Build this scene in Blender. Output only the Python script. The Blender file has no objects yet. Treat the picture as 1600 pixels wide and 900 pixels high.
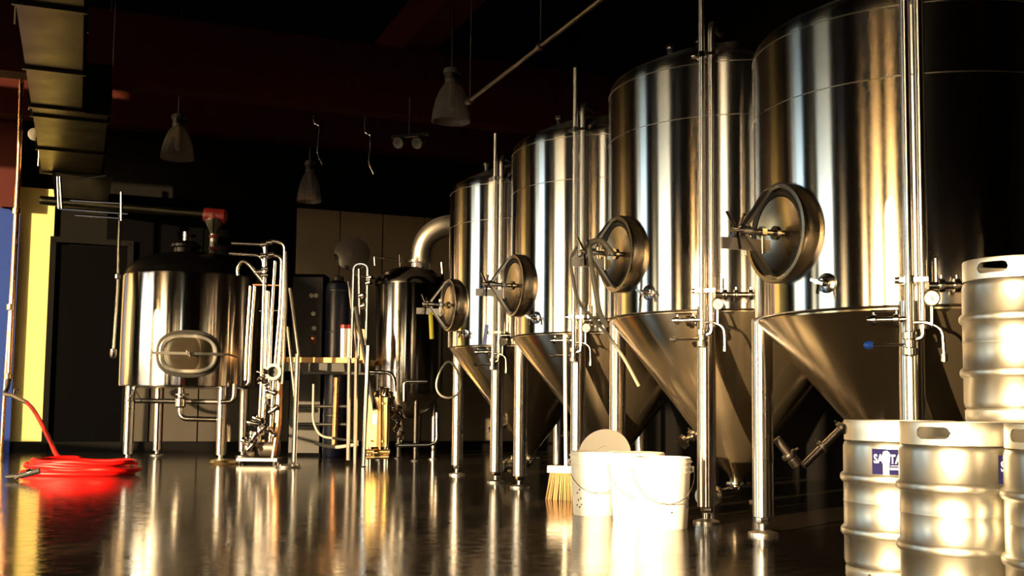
import bpy, math, random
from math import sin, cos, pi, radians, sqrt
from mathutils import Vector, Matrix
random.seed(7)
scene = bpy.context.scene
COL = scene.collection

# ------------------------------------------------------------------ camera, sky, sun, exposure
F, PIT, ROLL, CAMH, CY = 1721.94, .0793, .0111, .6186, 49.82
_c, _s, _cr, _sr = cos(PIT), sin(PIT), cos(ROLL), sin(ROLL)
fw, up0, rt0 = Vector((0, _c, _s)), Vector((0, -_s, _c)), Vector((1, 0, 0))
rt = rt0 * _cr + up0 * _sr
up = up0 * _cr - rt0 * _sr
cam_data = bpy.data.cameras.new('camera')
cam = bpy.data.objects.new('camera', cam_data)
COL.objects.link(cam)
m = Matrix.Identity(4)
for i in range(3):
    m[i][0], m[i][1], m[i][2] = rt[i], up[i], -fw[i]
m[2][3] = CAMH
cam.matrix_world = m
cam_data.sensor_width = 36
cam_data.lens = 36 * F / 1600
cam_data.shift_y = CY / 1600
cam_data.clip_start, cam_data.clip_end = .05, 300
scene.camera = cam

SUN_AZ, SUN_EL = radians(40), radians(4.0)      # the way the light travels, clockwise from +Y
world = bpy.data.worlds.new('sky'); scene.world = world; world.use_nodes = True
wn = world.node_tree
for n in list(wn.nodes): wn.nodes.remove(n)
sky = wn.nodes.new('ShaderNodeTexSky'); sky.sky_type = 'NISHITA'
sky.sun_disc = False; sky.sun_elevation = radians(10); sky.sun_rotation = SUN_AZ + pi
sky.air_density, sky.dust_density, sky.ozone_density = 1.0, 1.2, 1.5
bg = wn.nodes.new('ShaderNodeBackground'); bg.inputs['Strength'].default_value = 1.1
wo = wn.nodes.new('ShaderNodeOutputWorld')
wn.links.new(sky.outputs[0], bg.inputs[0]); wn.links.new(bg.outputs[0], wo.inputs[0])

sd = bpy.data.lights.new('sun', 'SUN'); sd.energy = 25; sd.color = (1, .69, .35); sd.angle = radians(.6)
sun = bpy.data.objects.new('sun', sd); COL.objects.link(sun)
sun.rotation_euler = Vector((sin(SUN_AZ) * cos(SUN_EL), cos(SUN_AZ) * cos(SUN_EL), -sin(SUN_EL))).to_track_quat('-Z', 'Y').to_euler()

vs = scene.view_settings
vs.view_transform = 'Standard'; vs.look = 'None'; vs.exposure = 0.0; vs.gamma = 1; vs.use_curve_mapping = False
scene.display_settings.display_device = 'sRGB'
try:
    scene.cycles.use_denoising = True
    scene.cycles.max_bounces = 8; scene.cycles.glossy_bounces = 6; scene.cycles.diffuse_bounces = 3
    scene.cycles.sample_clamp_indirect = 6
except Exception: pass

# ------------------------------------------------------------------ frames: the hall's own axes
U = Vector((-.36521, .93093, 0))      # along the tank row, away from the viewer
V = Vector((.93093, .36521, 0))       # across the hall
Z = Vector((0, 0, 1))
def UV(u, v, z=0.): return U * u + V * v + Z * z
def P(x, y, d):
    """point seen at photo position x, y, at depth d"""
    a, b = x - 800, y - 450 - CY
    xx, yy = _cr * a + _sr * b, -_sr * a + _cr * b
    e = -yy / F
    Y, Zc = _c - e * _s, _s + e * _c
    return Vector((xx / F / Y * d, d, CAMH + Zc / Y * d))
def G(x, y, z=0.):
    """point on the level plane z seen at x, y"""
    q = P(x, y, 1.); k = (z - CAMH) / (q.z - CAMH)
    return P(x, y, k)

# ------------------------------------------------------------------ materials
def new_mat(name):
    mt = bpy.data.materials.new(name); mt.use_nodes = True
    return mt, mt.node_tree, mt.node_tree.nodes['Principled BSDF']
def plain(name, col, rough=.5, metal=0., spec=.5, noise=0., scale=8., bump=0., coat=0.):
    mt, nt, b = new_mat(name)
    b.inputs['Base Color'].default_value = (*col, 1); b.inputs['Roughness'].default_value = rough
    b.inputs['Metallic'].default_value = metal; b.inputs['Specular IOR Level'].default_value = spec
    b.inputs['Coat Weight'].default_value = coat
    if noise or bump:
        tc = nt.nodes.new('ShaderNodeTexCoord'); nz = nt.nodes.new('ShaderNodeTexNoise')
        nz.inputs['Scale'].default_value = scale; nz.inputs['Detail'].default_value = 6
        nt.links.new(tc.outputs['Object'], nz.inputs['Vector'])
        if noise:
            mx = nt.nodes.new('ShaderNodeMix'); mx.data_type = 'RGBA'
            mx.inputs[6].default_value = (*[c * (1 - noise) for c in col], 1)
            mx.inputs[7].default_value = (*[min(1, c * (1 + noise)) for c in col], 1)
            nt.links.new(nz.outputs['Fac'], mx.inputs[0]); nt.links.new(mx.outputs[2], b.inputs['Base Color'])
        if bump:
            bp = nt.nodes.new('ShaderNodeBump'); bp.inputs['Strength'].default_value = bump; bp.inputs['Distance'].default_value = .01
            nt.links.new(nz.outputs['Fac'], bp.inputs['Height']); nt.links.new(bp.outputs[0], b.inputs['Normal'])
    return mt
def steel(name, col=(.62, .60, .58), rough=.3, anis=0., rot=.25, smudge=.06, scale=3., axis='Z'):
    """brushed steel: the grain runs round the vessel, so highlights are drawn out up and down"""
    mt, nt, b = new_mat(name)
    b.inputs['Base Color'].default_value = (*col, 1); b.inputs['Metallic'].default_value = 1
    b.inputs['Roughness'].default_value = rough
    if anis:
        b.inputs['Anisotropic'].default_value = anis; b.inputs['Anisotropic Rotation'].default_value = rot
        tg = nt.nodes.new('ShaderNodeTangent'); tg.direction_type = 'RADIAL'; tg.axis = axis
        nt.links.new(tg.outputs[0], b.inputs['Tangent'])
    if smudge:
        tc = nt.nodes.new('ShaderNodeTexCoord'); nz = nt.nodes.new('ShaderNodeTexNoise')
        nz.inputs['Scale'].default_value = scale; nz.inputs['Detail'].default_value = 2; nz.inputs['Roughness'].default_value = .5
        nt.links.new(tc.outputs['Object'], nz.inputs['Vector'])
        mr = nt.nodes.new('ShaderNodeMapRange')
        mr.inputs[1].default_value, mr.inputs[2].default_value = .3, .75
        mr.inputs[3].default_value, mr.inputs[4].default_value = max(.05, rough - smudge), rough + smudge
        nt.links.new(nz.outputs['Fac'], mr.inputs[0]); nt.links.new(mr.outputs[0], b.inputs['Roughness'])
    return mt
M = {}
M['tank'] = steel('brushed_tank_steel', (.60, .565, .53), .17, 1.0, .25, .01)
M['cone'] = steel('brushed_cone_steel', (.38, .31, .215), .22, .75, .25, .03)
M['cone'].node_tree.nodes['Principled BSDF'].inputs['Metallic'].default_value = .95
M['keg'] = steel('worn_keg_steel', (.50, .485, .44), .38, .5, .25, .05, 9)
M['keg_rim'] = steel('keg_rim_steel', (.62, .60, .55), .40, 0, .25, .08, 9)
M['leg'] = steel('polished_leg_steel', (.64, .60, .57), .26, .9, .25, .03)
M['pipe'] = steel('polished_pipe_steel', (.54, .50, .46), .16, 0, 0, .03)
M['satin'] = steel('satin_steel', (.55, .52, .48), .32, 0, 0, .06)
M['dull'] = steel('dull_dark_steel', (.22, .20, .19), .38, 0, 0, .05)
M['galv'] = steel('galvanised_sheet', (.06, .056, .038), .34, 0, 0, .06, 3)
M['copper'] = steel('copper_pipe', (.72, .36, .18), .28, 0, 0, .05)
M['brass'] = steel('brass', (.66, .5, .26), .3, 0, 0, .05)
M['rubber'] = plain('black_rubber', (.012, .012, .012), .55)
M['black'] = plain('black_paint', (.004, .004, .004), .5)
M['hose'] = plain('red_hose', (.66, .004, .003), .45, spec=.25, noise=.1, scale=20)
M['white_plastic'] = plain('white_plastic', (.82, .80, .76), .4, noise=.03)
M['bucket'] = plain('bucket_plastic', (.84, .82, .77), .38, noise=.03)
M['red'] = plain('red_paint', (.20, .010, .008), .5)
M['blue'] = plain('blue_paint', (.010, .028, .16), .5, spec=.2)
M['blue_plastic'] = plain('blue_plastic', (.01, .07, .5), .35)
M['yellow_tag'] = plain('yellow_tag', (.75, .68, .04), .5)
M['label_blue'] = plain('label_blue', (.006, .006, .05), .8, spec=.1)
M['label_white'] = plain('label_white', (.85, .85, .85), .5)
M['dial'] = plain('dial_face', (.36, .32, .25), .5)
M['ink'] = plain('ink', (.05, .05, .08), .6)
M['wood'] = plain('deck_wood', (.50, .27, .09), .55, noise=.3, scale=14)
M['beam'] = plain('red_brown_timber', (.030, .0042, .0020), .7, spec=.1, noise=.35, scale=6)
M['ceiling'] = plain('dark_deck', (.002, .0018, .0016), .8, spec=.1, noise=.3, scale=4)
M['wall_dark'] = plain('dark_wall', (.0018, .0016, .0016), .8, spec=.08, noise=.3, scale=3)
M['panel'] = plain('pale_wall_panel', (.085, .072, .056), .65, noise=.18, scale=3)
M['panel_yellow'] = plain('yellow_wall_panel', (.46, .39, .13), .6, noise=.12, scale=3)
M['panel_shaded'] = plain('shaded_wall_panel', (.026, .022, .017), .65, noise=.2, scale=3)  # pale panel colour darkened so the sunlit stretch behind the tun stays dim
M['hatch'] = steel('bronze_tinted_steel', (.36, .30, .22), .30, 0, 0, .05)
M['base'] = plain('black_baseboard', (.002, .002, .002), .6, spec=.1)
M['bristle'] = plain('bristles', (.28, .17, .07), .8, noise=.4, scale=60)
M['cabinet'] = plain('cabinet_and_shade_black', (.0006, .0006, .0009), .7, spec=.02)  # also the colour put in for shade on the back wall
M['dome'] = plain('dark_dome', (.004, .0035, .0035), .3, spec=.15)
M['pavement'] = plain('outdoor_concrete', (.46, .43, .38), .8, noise=.15, scale=1)
M['column_red'] = plain('column_red', (.035, .004, .003), .6, spec=.2)
M['lamp_grey'] = plain('lamp_grey', (.09, .08, .08), .5)
M['cord'] = plain('grey_hose', (.20, .20, .175), .4)
# lamp shade: clear ribbed glass
mt, nt, b = new_mat('clear_lamp_glass'); M['glass'] = mt
b.inputs['Base Color'].default_value = (.75, .69, .64, 1); b.inputs['Roughness'].default_value = .12
b.inputs['Transmission Weight'].default_value = .85; b.inputs['IOR'].default_value = 1.3
# floor: dark sealed concrete
mt, nt, b = new_mat('sealed_concrete'); M['floor'] = mt
tc = nt.nodes.new('ShaderNodeTexCoord')
n1 = nt.nodes.new('ShaderNodeTexNoise'); n1.inputs['Scale'].default_value = 1.3; n1.inputs['Detail'].default_value = 8
n2 = nt.nodes.new('ShaderNodeTexNoise'); n2.inputs['Scale'].default_value = 14; n2.inputs['Detail'].default_value = 4
for n in (n1, n2): nt.links.new(tc.outputs['Object'], n.inputs['Vector'])
rp = nt.nodes.new('ShaderNodeValToRGB'); rp.color_ramp.elements[0].position = .3; rp.color_ramp.elements[1].position = .75
rp.color_ramp.elements[0].color = (.022, .018, .013, 1); rp.color_ramp.elements[1].color = (.060, .048, .034, 1)
mx = nt.nodes.new('ShaderNodeMath'); mx.operation = 'MULTIPLY_ADD'; mx.inputs[1].default_value = .5
nt.links.new(n2.outputs['Fac'], mx.inputs[0])
hf = nt.nodes.new('ShaderNodeMath'); hf.operation = 'MULTIPLY'; hf.inputs[1].default_value = .5
nt.links.new(n1.outputs['Fac'], hf.inputs[0]); nt.links.new(hf.outputs[0], mx.inputs[2])
nt.links.new(mx.outputs[0], rp.inputs[0]); nt.links.new(rp.outputs[0], b.inputs['Base Color'])
mr = nt.nodes.new('ShaderNodeMapRange'); mr.inputs[1].default_value, mr.inputs[2].default_value = .3, .7
mr.inputs[3].default_value, mr.inputs[4].default_value = .07, .17
nt.links.new(n2.outputs['Fac'], mr.inputs[0]); nt.links.new(mr.outputs[0], b.inputs['Roughness'])
bp = nt.nodes.new('ShaderNodeBump'); bp.inputs['Strength'].default_value = .05; bp.inputs['Distance'].default_value = .01
n3 = nt.nodes.new('ShaderNodeTexNoise'); n3.inputs['Scale'].default_value = 45; n3.inputs['Detail'].default_value = 3
nt.links.new(tc.outputs['Object'], n3.inputs['Vector'])
bp2 = nt.nodes.new('ShaderNodeBump'); bp2.inputs['Strength'].default_value = .10; bp2.inputs['Distance'].default_value = .003
nt.links.new(n3.outputs['Fac'], bp2.inputs['Height']); nt.links.new(bp.outputs[0], bp2.inputs['Normal'])
nt.links.new(n1.outputs['Fac'], bp.inputs['Height']); nt.links.new(bp2.outputs[0], b.inputs['Normal'])
b.inputs['Specular IOR Level'].default_value = .5

# ------------------------------------------------------------------ mesh helpers
def basis(axis, ref=None):
    a = Vector(axis).normalized()
    r = Vector(ref) if ref is not None else (Vector((0, 0, 1)) if abs(a.z) < .9 else Vector((1, 0, 0)))
    x = (r - a * r.dot(a)).normalized()
    return x, a.cross(x), a
class MB:
    def __init__(s): s.v, s.f = [], []
    def quad_strip(s, rings, closed=True):
        n = len(rings[0]); base = len(s.v)
        for r in rings: s.v.extend([tuple(p) for p in r])
        for i in range(len(rings) - 1):
            for j in range(n if closed else n - 1):
                k = (j + 1) % n
                s.f.append((base + i * n + j, base + i * n + k, base + (i + 1) * n + k, base + (i + 1) * n + j))
        return base
    def box(s, c, sx, sy, sz, ax=(1, 0, 0), ay=(0, 1, 0), az=None):
        ax, ay = Vector(ax).normalized(), Vector(ay).normalized()
        az = ax.cross(ay) if az is None else Vector(az).normalized()
        b = len(s.v); c = Vector(c)
        for k in (-.5, .5):
            for j in (-.5, .5):
                for i in (-.5, .5): s.v.append(tuple(c + ax * sx * i + ay * sy * j + az * sz * k))
        for q in ((0, 2, 3, 1), (4, 5, 7, 6), (0, 1, 5, 4), (2, 6, 7, 3), (0, 4, 6, 2), (1, 3, 7, 5)):
            s.f.append(tuple(b + i for i in q))
        return s
    def bar(s, a, b, w, t, ref=(0, 0, 1)):
        """flat bar from a to b, w wide along ref, t thick"""
        a, b = Vector(a), Vector(b); x, y, d = basis(b - a, ref)
        return s.box((a + b) / 2, w, t, (b - a).length, x, y, d)
    def lathe(s, prof, o=(0, 0, 0), axis=(0, 0, 1), segs=48, ref=None):
        x, y, a = basis(axis, ref); o = Vector(o); rings = []
        for r, h in prof:
            r = max(r, 1e-4)
            rings.append([o + a * h + x * (r * cos(2 * pi * k / segs)) + y * (r * sin(2 * pi * k / segs)) for k in range(segs)])
        s.quad_strip(rings); return s
    def cyl(s, a, b, r, segs=14, r2=None):
        a, b = Vector(a), Vector(b); L = (b - a).length; r2 = r if r2 is None else r2
        return s.lathe([(0, 0), (r, 0), (r2, L), (0, L)], a, b - a, segs)
    def tube(s, pts, r, segs=10, cap=True):
        pts = [Vector(p) for p in pts]; n = len(pts); rings = []
        t0 = (pts[1] - pts[0]).normalized(); x, y, _ = basis(t0)
        for i in range(n):
            t = ((pts[min(i + 1, n - 1)] - pts[i]).normalized() + (pts[i] - pts[max(i - 1, 0)]).normalized())
            t = t.normalized() if t.length > 1e-6 else t0
            x = (x - t * x.dot(t)).normalized(); y = t.cross(x)
            rings.append([pts[i] + x * (r * cos(2 * pi * k / segs)) + y * (r * sin(2 * pi * k / segs)) for k in range(segs)])
        if cap: rings = [[pts[0]] * segs] + rings + [[pts[-1]] * segs]
        s.quad_strip(rings); return s
    def build(s, name, mat, parent=None, smooth=35, sub=None):
        me = bpy.data.meshes.new(name)
        off = Vector((0, 0, 0))
        if parent is not None:
            q = parent
            while q is not None: off += q.location; q = q.parent
        me.from_pydata([tuple(Vector(p) - off) for p in s.v], [], s.f)
        me.validate(); me.update()
        o = bpy.data.objects.new(name, me); COL.objects.link(o)
        me.materials.append(M[mat] if isinstance(mat, str) else mat)
        import bmesh
        bm = bmesh.new(); bm.from_mesh(me)
        bmesh.ops.remove_doubles(bm, verts=bm.verts, dist=2e-5)
        bmesh.ops.recalc_face_normals(bm, faces=bm.faces); bm.to_mesh(me); bm.free()
        if smooth:
            for p in me.polygons: p.use_smooth = True
            try: me.set_sharp_from_angle(angle=radians(smooth))
            except Exception: pass
        if parent is not None: o.parent = parent
        return o
def bend(pts, r, n=6):
    """round the corners of a polyline"""
    pts = [Vector(p) for p in pts]; out = [pts[0]]
    for i in range(1, len(pts) - 1):
        a, b, c = pts[i - 1], pts[i], pts[i + 1]
        u, v = (a - b), (c - b); k = min(r, u.length * .49, v.length * .49)
        p, q = b + u.normalized() * k, b + v.normalized() * k
        for j in range(n + 1):
            t = j / n; out.append(p * (1 - t) ** 2 + b * 2 * t * (1 - t) + q * t * t)
    out.append(pts[-1]); return out
def thing(name, label, cat, loc, group=None):
    o = bpy.data.objects.new(name, None); COL.objects.link(o)
    o.empty_display_size = .1; o.location = loc; o['label'] = label; o['category'] = cat
    if group: o['group'] = group
    return o
def tag(o, label, cat, group=None):
    o['label'] = label; o['category'] = cat
    if group: o['group'] = group
    return o
def struct(o, label=None, cat=None):
    o['kind'] = 'structure'
    if label: o['label'] = label
    if cat: o['category'] = cat
    return o
def at(mb_fn, name, mat, parent, **k):
    mb = MB(); mb_fn(mb); return mb.build(name, mat, parent, **k)

# ------------------------------------------------------------------ the hall
UB, UR, VL, VR, HC = 14.9, -7.5, -6.5, 6.3, 5.6
mb = MB(); mb.box(UV((UB + UR) / 2, (VL + VR) / 2, -.1), UB - UR + .6, VR - VL + .6, .2, U, V)
struct(mb.build('floor', 'floor', smooth=0), 'dark sealed concrete floor with glossy reflections', 'floor')
mb = MB(); mb.box(UV((UB + UR) / 2, (VL + VR) / 2, HC + .1), UB - UR + .6, VR - VL + .6, .2, U, V)
ceil = struct(mb.build('ceiling', 'ceiling', smooth=0), 'dark ribbed roof deck', 'ceiling')
for i in range(44):
    u = UB - .2 - i * .33
    at(lambda m: m.box(UV(u, (VL + VR) / 2, HC - .035), .07, VR - VL, .07, U, V), 'deck_rib', 'ceiling', ceil, smooth=0)
mb = MB(); mb.box(UV(-2, -40, -.12), 90, 66.6, .1, U, V)
struct(mb.build('ground', 'pavement', smooth=0), 'pale concrete yard outside the hall', 'ground')
# left wall with its openings, some added or cut to place sun and shade (start, end, sill, head along the wall)
OPEN = [(-7.0, -4.8, 0, 5.3), (-2.95, -1.6, 0, 2.25), (-.75, .3, 0, 2.25), (.3, .75, 0, 1.75), (1.25, 1.75, 0, 2.05), (3.8, 4.4, 0, 1.65), (5.5, 7.6, 0, 3.8), (8.05, 8.75, .6, 2.2), (10.3, 13.1, .62, 5.0)]
mb = MB(); s0 = UR
for a, b, lo, hi in OPEN:
    if a - s0 > .01: mb.box(UV((s0 + a) / 2, VL - .1, HC / 2), a - s0, .2, HC, U, V)
    mb.box(UV((a + b) / 2, VL - .1, (hi + HC) / 2), b - a, .2, HC - hi, U, V)
    if lo: mb.box(UV((a + b) / 2, VL - .1, lo / 2), b - a, .2, lo, U, V)
    s0 = b
mb.box(UV((s0 + UB) / 2, VL - .1, HC / 2), UB - s0, .2, HC, U, V)
struct(mb.build('wall_left', 'wall_dark', smooth=0), 'dark wall with open doorways and added openings that aim the sun', 'wall')
mb = MB(); mb.box(UV((UB + UR) / 2, VR + .1, HC / 2), UB - UR, .2, HC, U, V)
struct(mb.build('wall_right', 'wall_dark', smooth=0), 'dark wall behind the fermenters', 'wall')
mb = MB(); mb.box(UV(UR - .1, (VL + VR) / 2, HC / 2), .2, VR - VL + .4, HC, U, V)
struct(mb.build('wall_front', 'wall_dark', smooth=0), 'dark wall behind the viewer', 'wall')
mb = MB(); mb.box(UV(UB + .13, (VL + VR) / 2, HC / 2), .2, VR - VL + .4, HC, U, V)
wb = struct(mb.build('wall_back', 'wall_dark', smooth=0), 'back wall with pale panels below and dark wall above', 'wall')
w = .605; v = -6.4; H = 3.3
while v + w < VR + .1:
    if not (-.35 < v + w / 2 < .55):
        mat = 'panel_yellow' if v + w / 2 < -.35 else ('panel_shaded' if v + w / 2 < 2.45 else 'panel')
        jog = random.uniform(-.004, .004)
        lo_ = .95 if .5 < v + w / 2 < 2.45 else H      # upper panels behind the tun get a dark colour standing in for shade
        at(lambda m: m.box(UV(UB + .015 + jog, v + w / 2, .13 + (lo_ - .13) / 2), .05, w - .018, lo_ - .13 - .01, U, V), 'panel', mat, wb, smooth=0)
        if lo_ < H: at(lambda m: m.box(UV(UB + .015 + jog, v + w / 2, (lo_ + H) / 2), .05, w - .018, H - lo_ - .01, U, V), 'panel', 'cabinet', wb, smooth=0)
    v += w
mb = MB(); mb.box(UV(UB - .02, (VL + VR) / 2, .065), .05, VR - VL, .13, U, V)
struct(mb.build('baseboard_back', 'base', smooth=0), 'black baseboard along the back wall', 'baseboard')
# added dark sheet standing in for the unlit stretch of back wall
dr = struct(at(lambda m: m.box(UV(UB + .01, .1, 1.3), .06, .86, 2.6, U, V), 'shade_sheet', 'cabinet', None, smooth=0), 'tall dark sheet standing in for shade left of the mash tun', 'door')
at(lambda m: (m.box(UV(UB - .01, -.36, 1.33), .09, .07, 2.66, U, V), m.box(UV(UB - .01, .56, 1.33), .09, .07, 2.66, U, V), m.box(UV(UB - .01, .1, 2.66), .09, .99, .07, U, V)), 'shade_sheet_frame', 'wall_dark', dr, smooth=0)
# roof timbers
def beam(name, c, su, sv, sz, label):
    o = at(lambda m: m.box(c, su, sv, sz, U, V), name, 'beam', None, smooth=0)
    return struct(o, label, 'beam')
beam('trim_1', UV(11.96, 0, 4.28), .28, 12.6, .76, 'dark red timber beam crossing the ceiling beyond the lamp')
beam('trim_2', UV(3.6, 3.45, 4.9), 22, .36, .48, 'dark red girder running lengthwise above the fermenters')
beam('trim_3', UV(5.2, 0, 5.0), .28, 12.6, .7, 'dark red timber beam crossing overhead near the viewer')
beam('trim_4', UV(14.3, 0, 4.28), .28, 12.6, .5, 'dark red timber beam against the back wall')

# ------------------------------------------------------------------ fermentation tanks
A0 = math.atan2(-V.y, -V.x)          # the side that faces the aisle
AL, AF = A0 - pi / 4, A0 + pi / 4
def pol(c, r, a, z=0): return Vector((c[0] + r * cos(a), c[1] + r * sin(a), z))
def triclamp(m, p, axis, r):
    a = Vector(axis).normalized(); p = Vector(p)
    m.lathe([(r * .7, -.014), (r * 1.75, -.011), (r * 1.85, 0), (r * 1.75, .011), (r * .7, .014)], p, a, 14)
    x, y, _ = basis(a); m.cyl(p + x * r * 1.7, p + x * r * 2.6, r * .3, 8)
def fermenter(cx, cy, R, rl, zs, zw, zt, za, label, extra):
    c = (cx, cy)
    t = thing('fermentation_tank', label, 'tank', (cx, cy, 0), 'conical fermentation tanks in a row')
    C0 = Vector((cx, cy, 0))
    pr = [(R - .06, zs + .001), (R - .012, zs), (R, zs + .006), (R, zt - .10)]
    for k in range(1, 7):
        a = pi / 2 * .8 * k / 6; pr.append((R - .10 + .10 * cos(a), zt - .10 + .10 * sin(a)))
    r0, z0 = pr[-1]
    for k in range(1, 9):
        q = k / 8; pr.append((r0 * (1 - q), z0 + .20 * (1 - (1 - q) ** 2)))
    body = at(lambda m: m.lathe(pr, C0, Z, 128), 'body', 'tank', t, smooth=50)
    for z in (zw, zt - .02):
        at(lambda m: m.lathe([(R - .002, -.004), (R + .0015, -.002), (R + .0015, .002), (R - .002, .004)], C0 + Z * (z if z != zt - .02 else zt - .105), Z, 96), 'weld_band', 'hatch', body)
    k = (zs - za) / R
    rc = R - .022
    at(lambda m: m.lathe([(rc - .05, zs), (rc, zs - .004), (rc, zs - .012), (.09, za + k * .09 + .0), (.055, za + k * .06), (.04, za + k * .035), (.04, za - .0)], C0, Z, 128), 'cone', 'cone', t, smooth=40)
    # legs
    for n in range(4):
        a = AL + n * pi / 2; q = pol(c, rl, a)
        lg = at(lambda m: m.lathe([(0, .09), (.052, .09), (.052, zs + .02)], q, Z, 28), 'leg', 'leg', t)
        at(lambda m: (m.cyl(q + Z * .02, q + Z * .1, .022, 14), m.lathe([(.03, .055), (.034, .06), (.034, .085), (.03, .09)], q, Z, 6)), 'levelling_bolt', 'pipe', lg)
        at(lambda m: m.lathe([(0, 0), (.075, 0), (.075, .012), (.03, .024), (0, .024)], q, Z, 24), 'foot', 'satin', lg)
    # manway facing the aisle
    n_ = Vector((cos(A0), sin(A0), 0)); s_ = Vector((-sin(A0), cos(A0), 0))
    mw = C0 + n_ * R + Z * (zs + .365)
    fr = at(lambda m: m.lathe([(.222, -.09), (.228, .0), (.230, .035), (.224, .047), (.206, .048), (.198, .040), (.196, .0)], mw, n_, 64), 'manway_frame', 'hatch', t)
    at(lambda m: m.lathe([(.199, .012), (.199, .036), (.188, .042), (.172, .034), (.170, .01)], mw, n_, 48), 'gasket', 'rubber', fr)
    dr = at(lambda m: m.lathe([(.174, .0), (.173, .026), (.166, .030), (.145, .024), (.10, .012), (.05, .005), (0, .004)], mw, n_, 48), 'manway_door', 'hatch', t)
    for sg in (1, -1):
        at(lambda m: (m.bar(mw + Z * .212 * sg + n_ * .035, mw + Z * .19 * sg + n_ * .085, .048, .014, s_),
                      m.bar(mw + Z * .19 * sg + n_ * .08, mw + Z * .022 * sg + n_ * .205, .048, .014, s_)), 'bridge_arm', 'satin', t)
    at(lambda m: (m.cyl(mw, mw + n_ * .27, .014), m.cyl(mw + n_ * .185, mw + n_ * .23, .03, 16), m.cyl(mw + n_ * .03, mw + n_ * .05, .032, 16), m.cyl(mw + n_ * .10, mw + n_ * .125, .026, 6)), 'hand_screw', 'pipe', t)
    for q in range(4):
        a = pi / 4 + q * pi / 2 + .25; d = (Z * cos(a) + s_ * sin(a))
        at(lambda m: m.tube([mw + n_ * .245 + d * .012, mw + n_ * .265 + d * .105], .0075, 8), 'spoke_handle', 'pipe', t)
    at(lambda m: (m.box(mw + n_ * .20 - Z * .062, .25, .014, .052, n_, s_), m.cyl(mw + n_ * .11 - Z * .1, mw + n_ * .11 + Z * .0, .013)), 'swing_arm', 'satin', t)
    at(lambda m: (m.box(mw - s_ * .235 + n_ * .01, .05, .05, .11, n_, s_), m.cyl(mw - s_ * .235 + n_ * .04 - Z * .07, mw - s_ * .235 + n_ * .04 + Z * .07, .012)), 'hinge', 'satin', t)
    # sample port
    a = A0 + radians(19); e = Vector((cos(a), sin(a), 0)); ts = Vector((-sin(a), cos(a), 0)); sp = pol(c, R - .004, a, zs + .115)
    pt = at(lambda m: m.lathe([(.044, 0), (.044, .010), (.03, .016), (.016, .018), (.014, .05), (0, .05)], sp, e, 28), 'sample_port', 'pipe', t)
    at(lambda m: (m.cyl(sp + e * .045, sp + e * .085, .011), m.tube([sp + e * .06 - Z * .0, sp + e * .075 - Z * .05], .008, 8), m.bar(sp + e * .08 - ts * .03 + Z * .012, sp + e * .08 + ts * .03 - Z * .012, .012, .006)), 'sample_valve', 'pipe', pt)
    # cleaning pipe running up the shell and over the top
    e = Vector((cos(AF), sin(AF), 0)); ts = Vector((-sin(AF), cos(AF), 0)); rp_ = R + .062
    q = pol(c, rp_, AF); ztop = zt + extra.get('rise', .35)
    cp = at(lambda m: m.tube([q + Z * (zs - .20), q + Z * ztop], .019, 16), 'cleaning_pipe', 'leg', t)
    q2 = q + ts * .052 - e * .012
    at(lambda m: m.tube(bend([q2 + Z * (zs - .10), q2 + Z * (zt - .02), q2 + Z * (zt + .10) - e * .0, q2 + Z * (zt + .12) - e * .25], .08), .0225, 16), 'vent_pipe', 'leg', t)
    for z in (zt - .08, zs + .10):
        at(lambda m: (m.box(q + Z * z + ts * .02 - e * .03, .10, .11, .018, e, ts), m.cyl(q + Z * z - ts * .055, q + Z * z - ts * .02, .015, 12), m.lathe([(.02, -.018), (.028, -.016), (.028, .016), (.02, .018)], q + Z * z, Z, 16)), 'pipe_clamp', 'pipe', cp)
    # valves and gauge at the foot of the cleaning pipe
    vz = zs - .06
    at(lambda m: (m.tube([q + Z * vz, q + Z * vz - ts * .165], .013, 12), triclamp(m, q + Z * vz - ts * .05, ts, .013), triclamp(m, q + Z * vz - ts * .14, ts, .013), m.tube([q + Z * (vz + .035) - ts * .15, q + Z * (vz + .035) - ts * .06], .006, 8)), 'side_valve', 'pipe', t)
    lv = at(lambda m: m.tube([q + Z * (zs - .165), q + Z * (zs - .165) - ts * .15 + e * .01], .006, 8), 'valve_lever', 'pipe', t)
    at(lambda m: m.lathe([(0, -.02), (.012, -.018), (.018, 0), (.012, .018), (0, .02)], q + Z * (zs - .165) - ts * .16 + e * .01, ts, 14), 'lever_knob', extra.get('knob', 'blue_plastic'), lv)
    at(lambda m: (m.lathe([(.019, -.05), (.03, -.045), (.03, -.02), (.022, -.015), (.022, .015), (.03, .02), (.03, .045), (.019, .05)], q + Z * (zs - .16), Z, 18), m.tube([q + Z * (zs - .16), q + Z * (zs - .16) - e * .07], .022, 14), m.tube(bend([q + Z * (zs - .14), q + Z * (zs - .14) + ts * .05, q + Z * (zs - .02) + ts * .05], .03), .011, 10)), 'valve_body', 'pipe', t)
    tow = Vector((-cx, -cy, 0)).normalized()
    g = q + ts * .085 + Z * (zs + .02) + tow * .03
    gg = at(lambda m: (m.lathe([(0, -.015), (.033, -.015), (.034, .008), (.029, .012), (.028, .004)], g, tow, 28), m.tube([g - Z * .03, g - Z * .105, g - Z * .11 - ts * .0 - e * .02], .007, 8)), 'pressure_gauge', 'satin', t)
    di = at(lambda m: m.lathe([(0, .0045), (.028, .0045)], g, tow, 28), 'dial', 'dial', gg)
    dt = Z.cross(tow)
    at(lambda m: m.box(g + tow * .0065 - Z * .002 + dt * .003, .004, .026, .002, dt + Z * .6, Z - dt * .6), 'needle', 'ink', gg)
    a0 = q + Z * (zs - .075)
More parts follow.
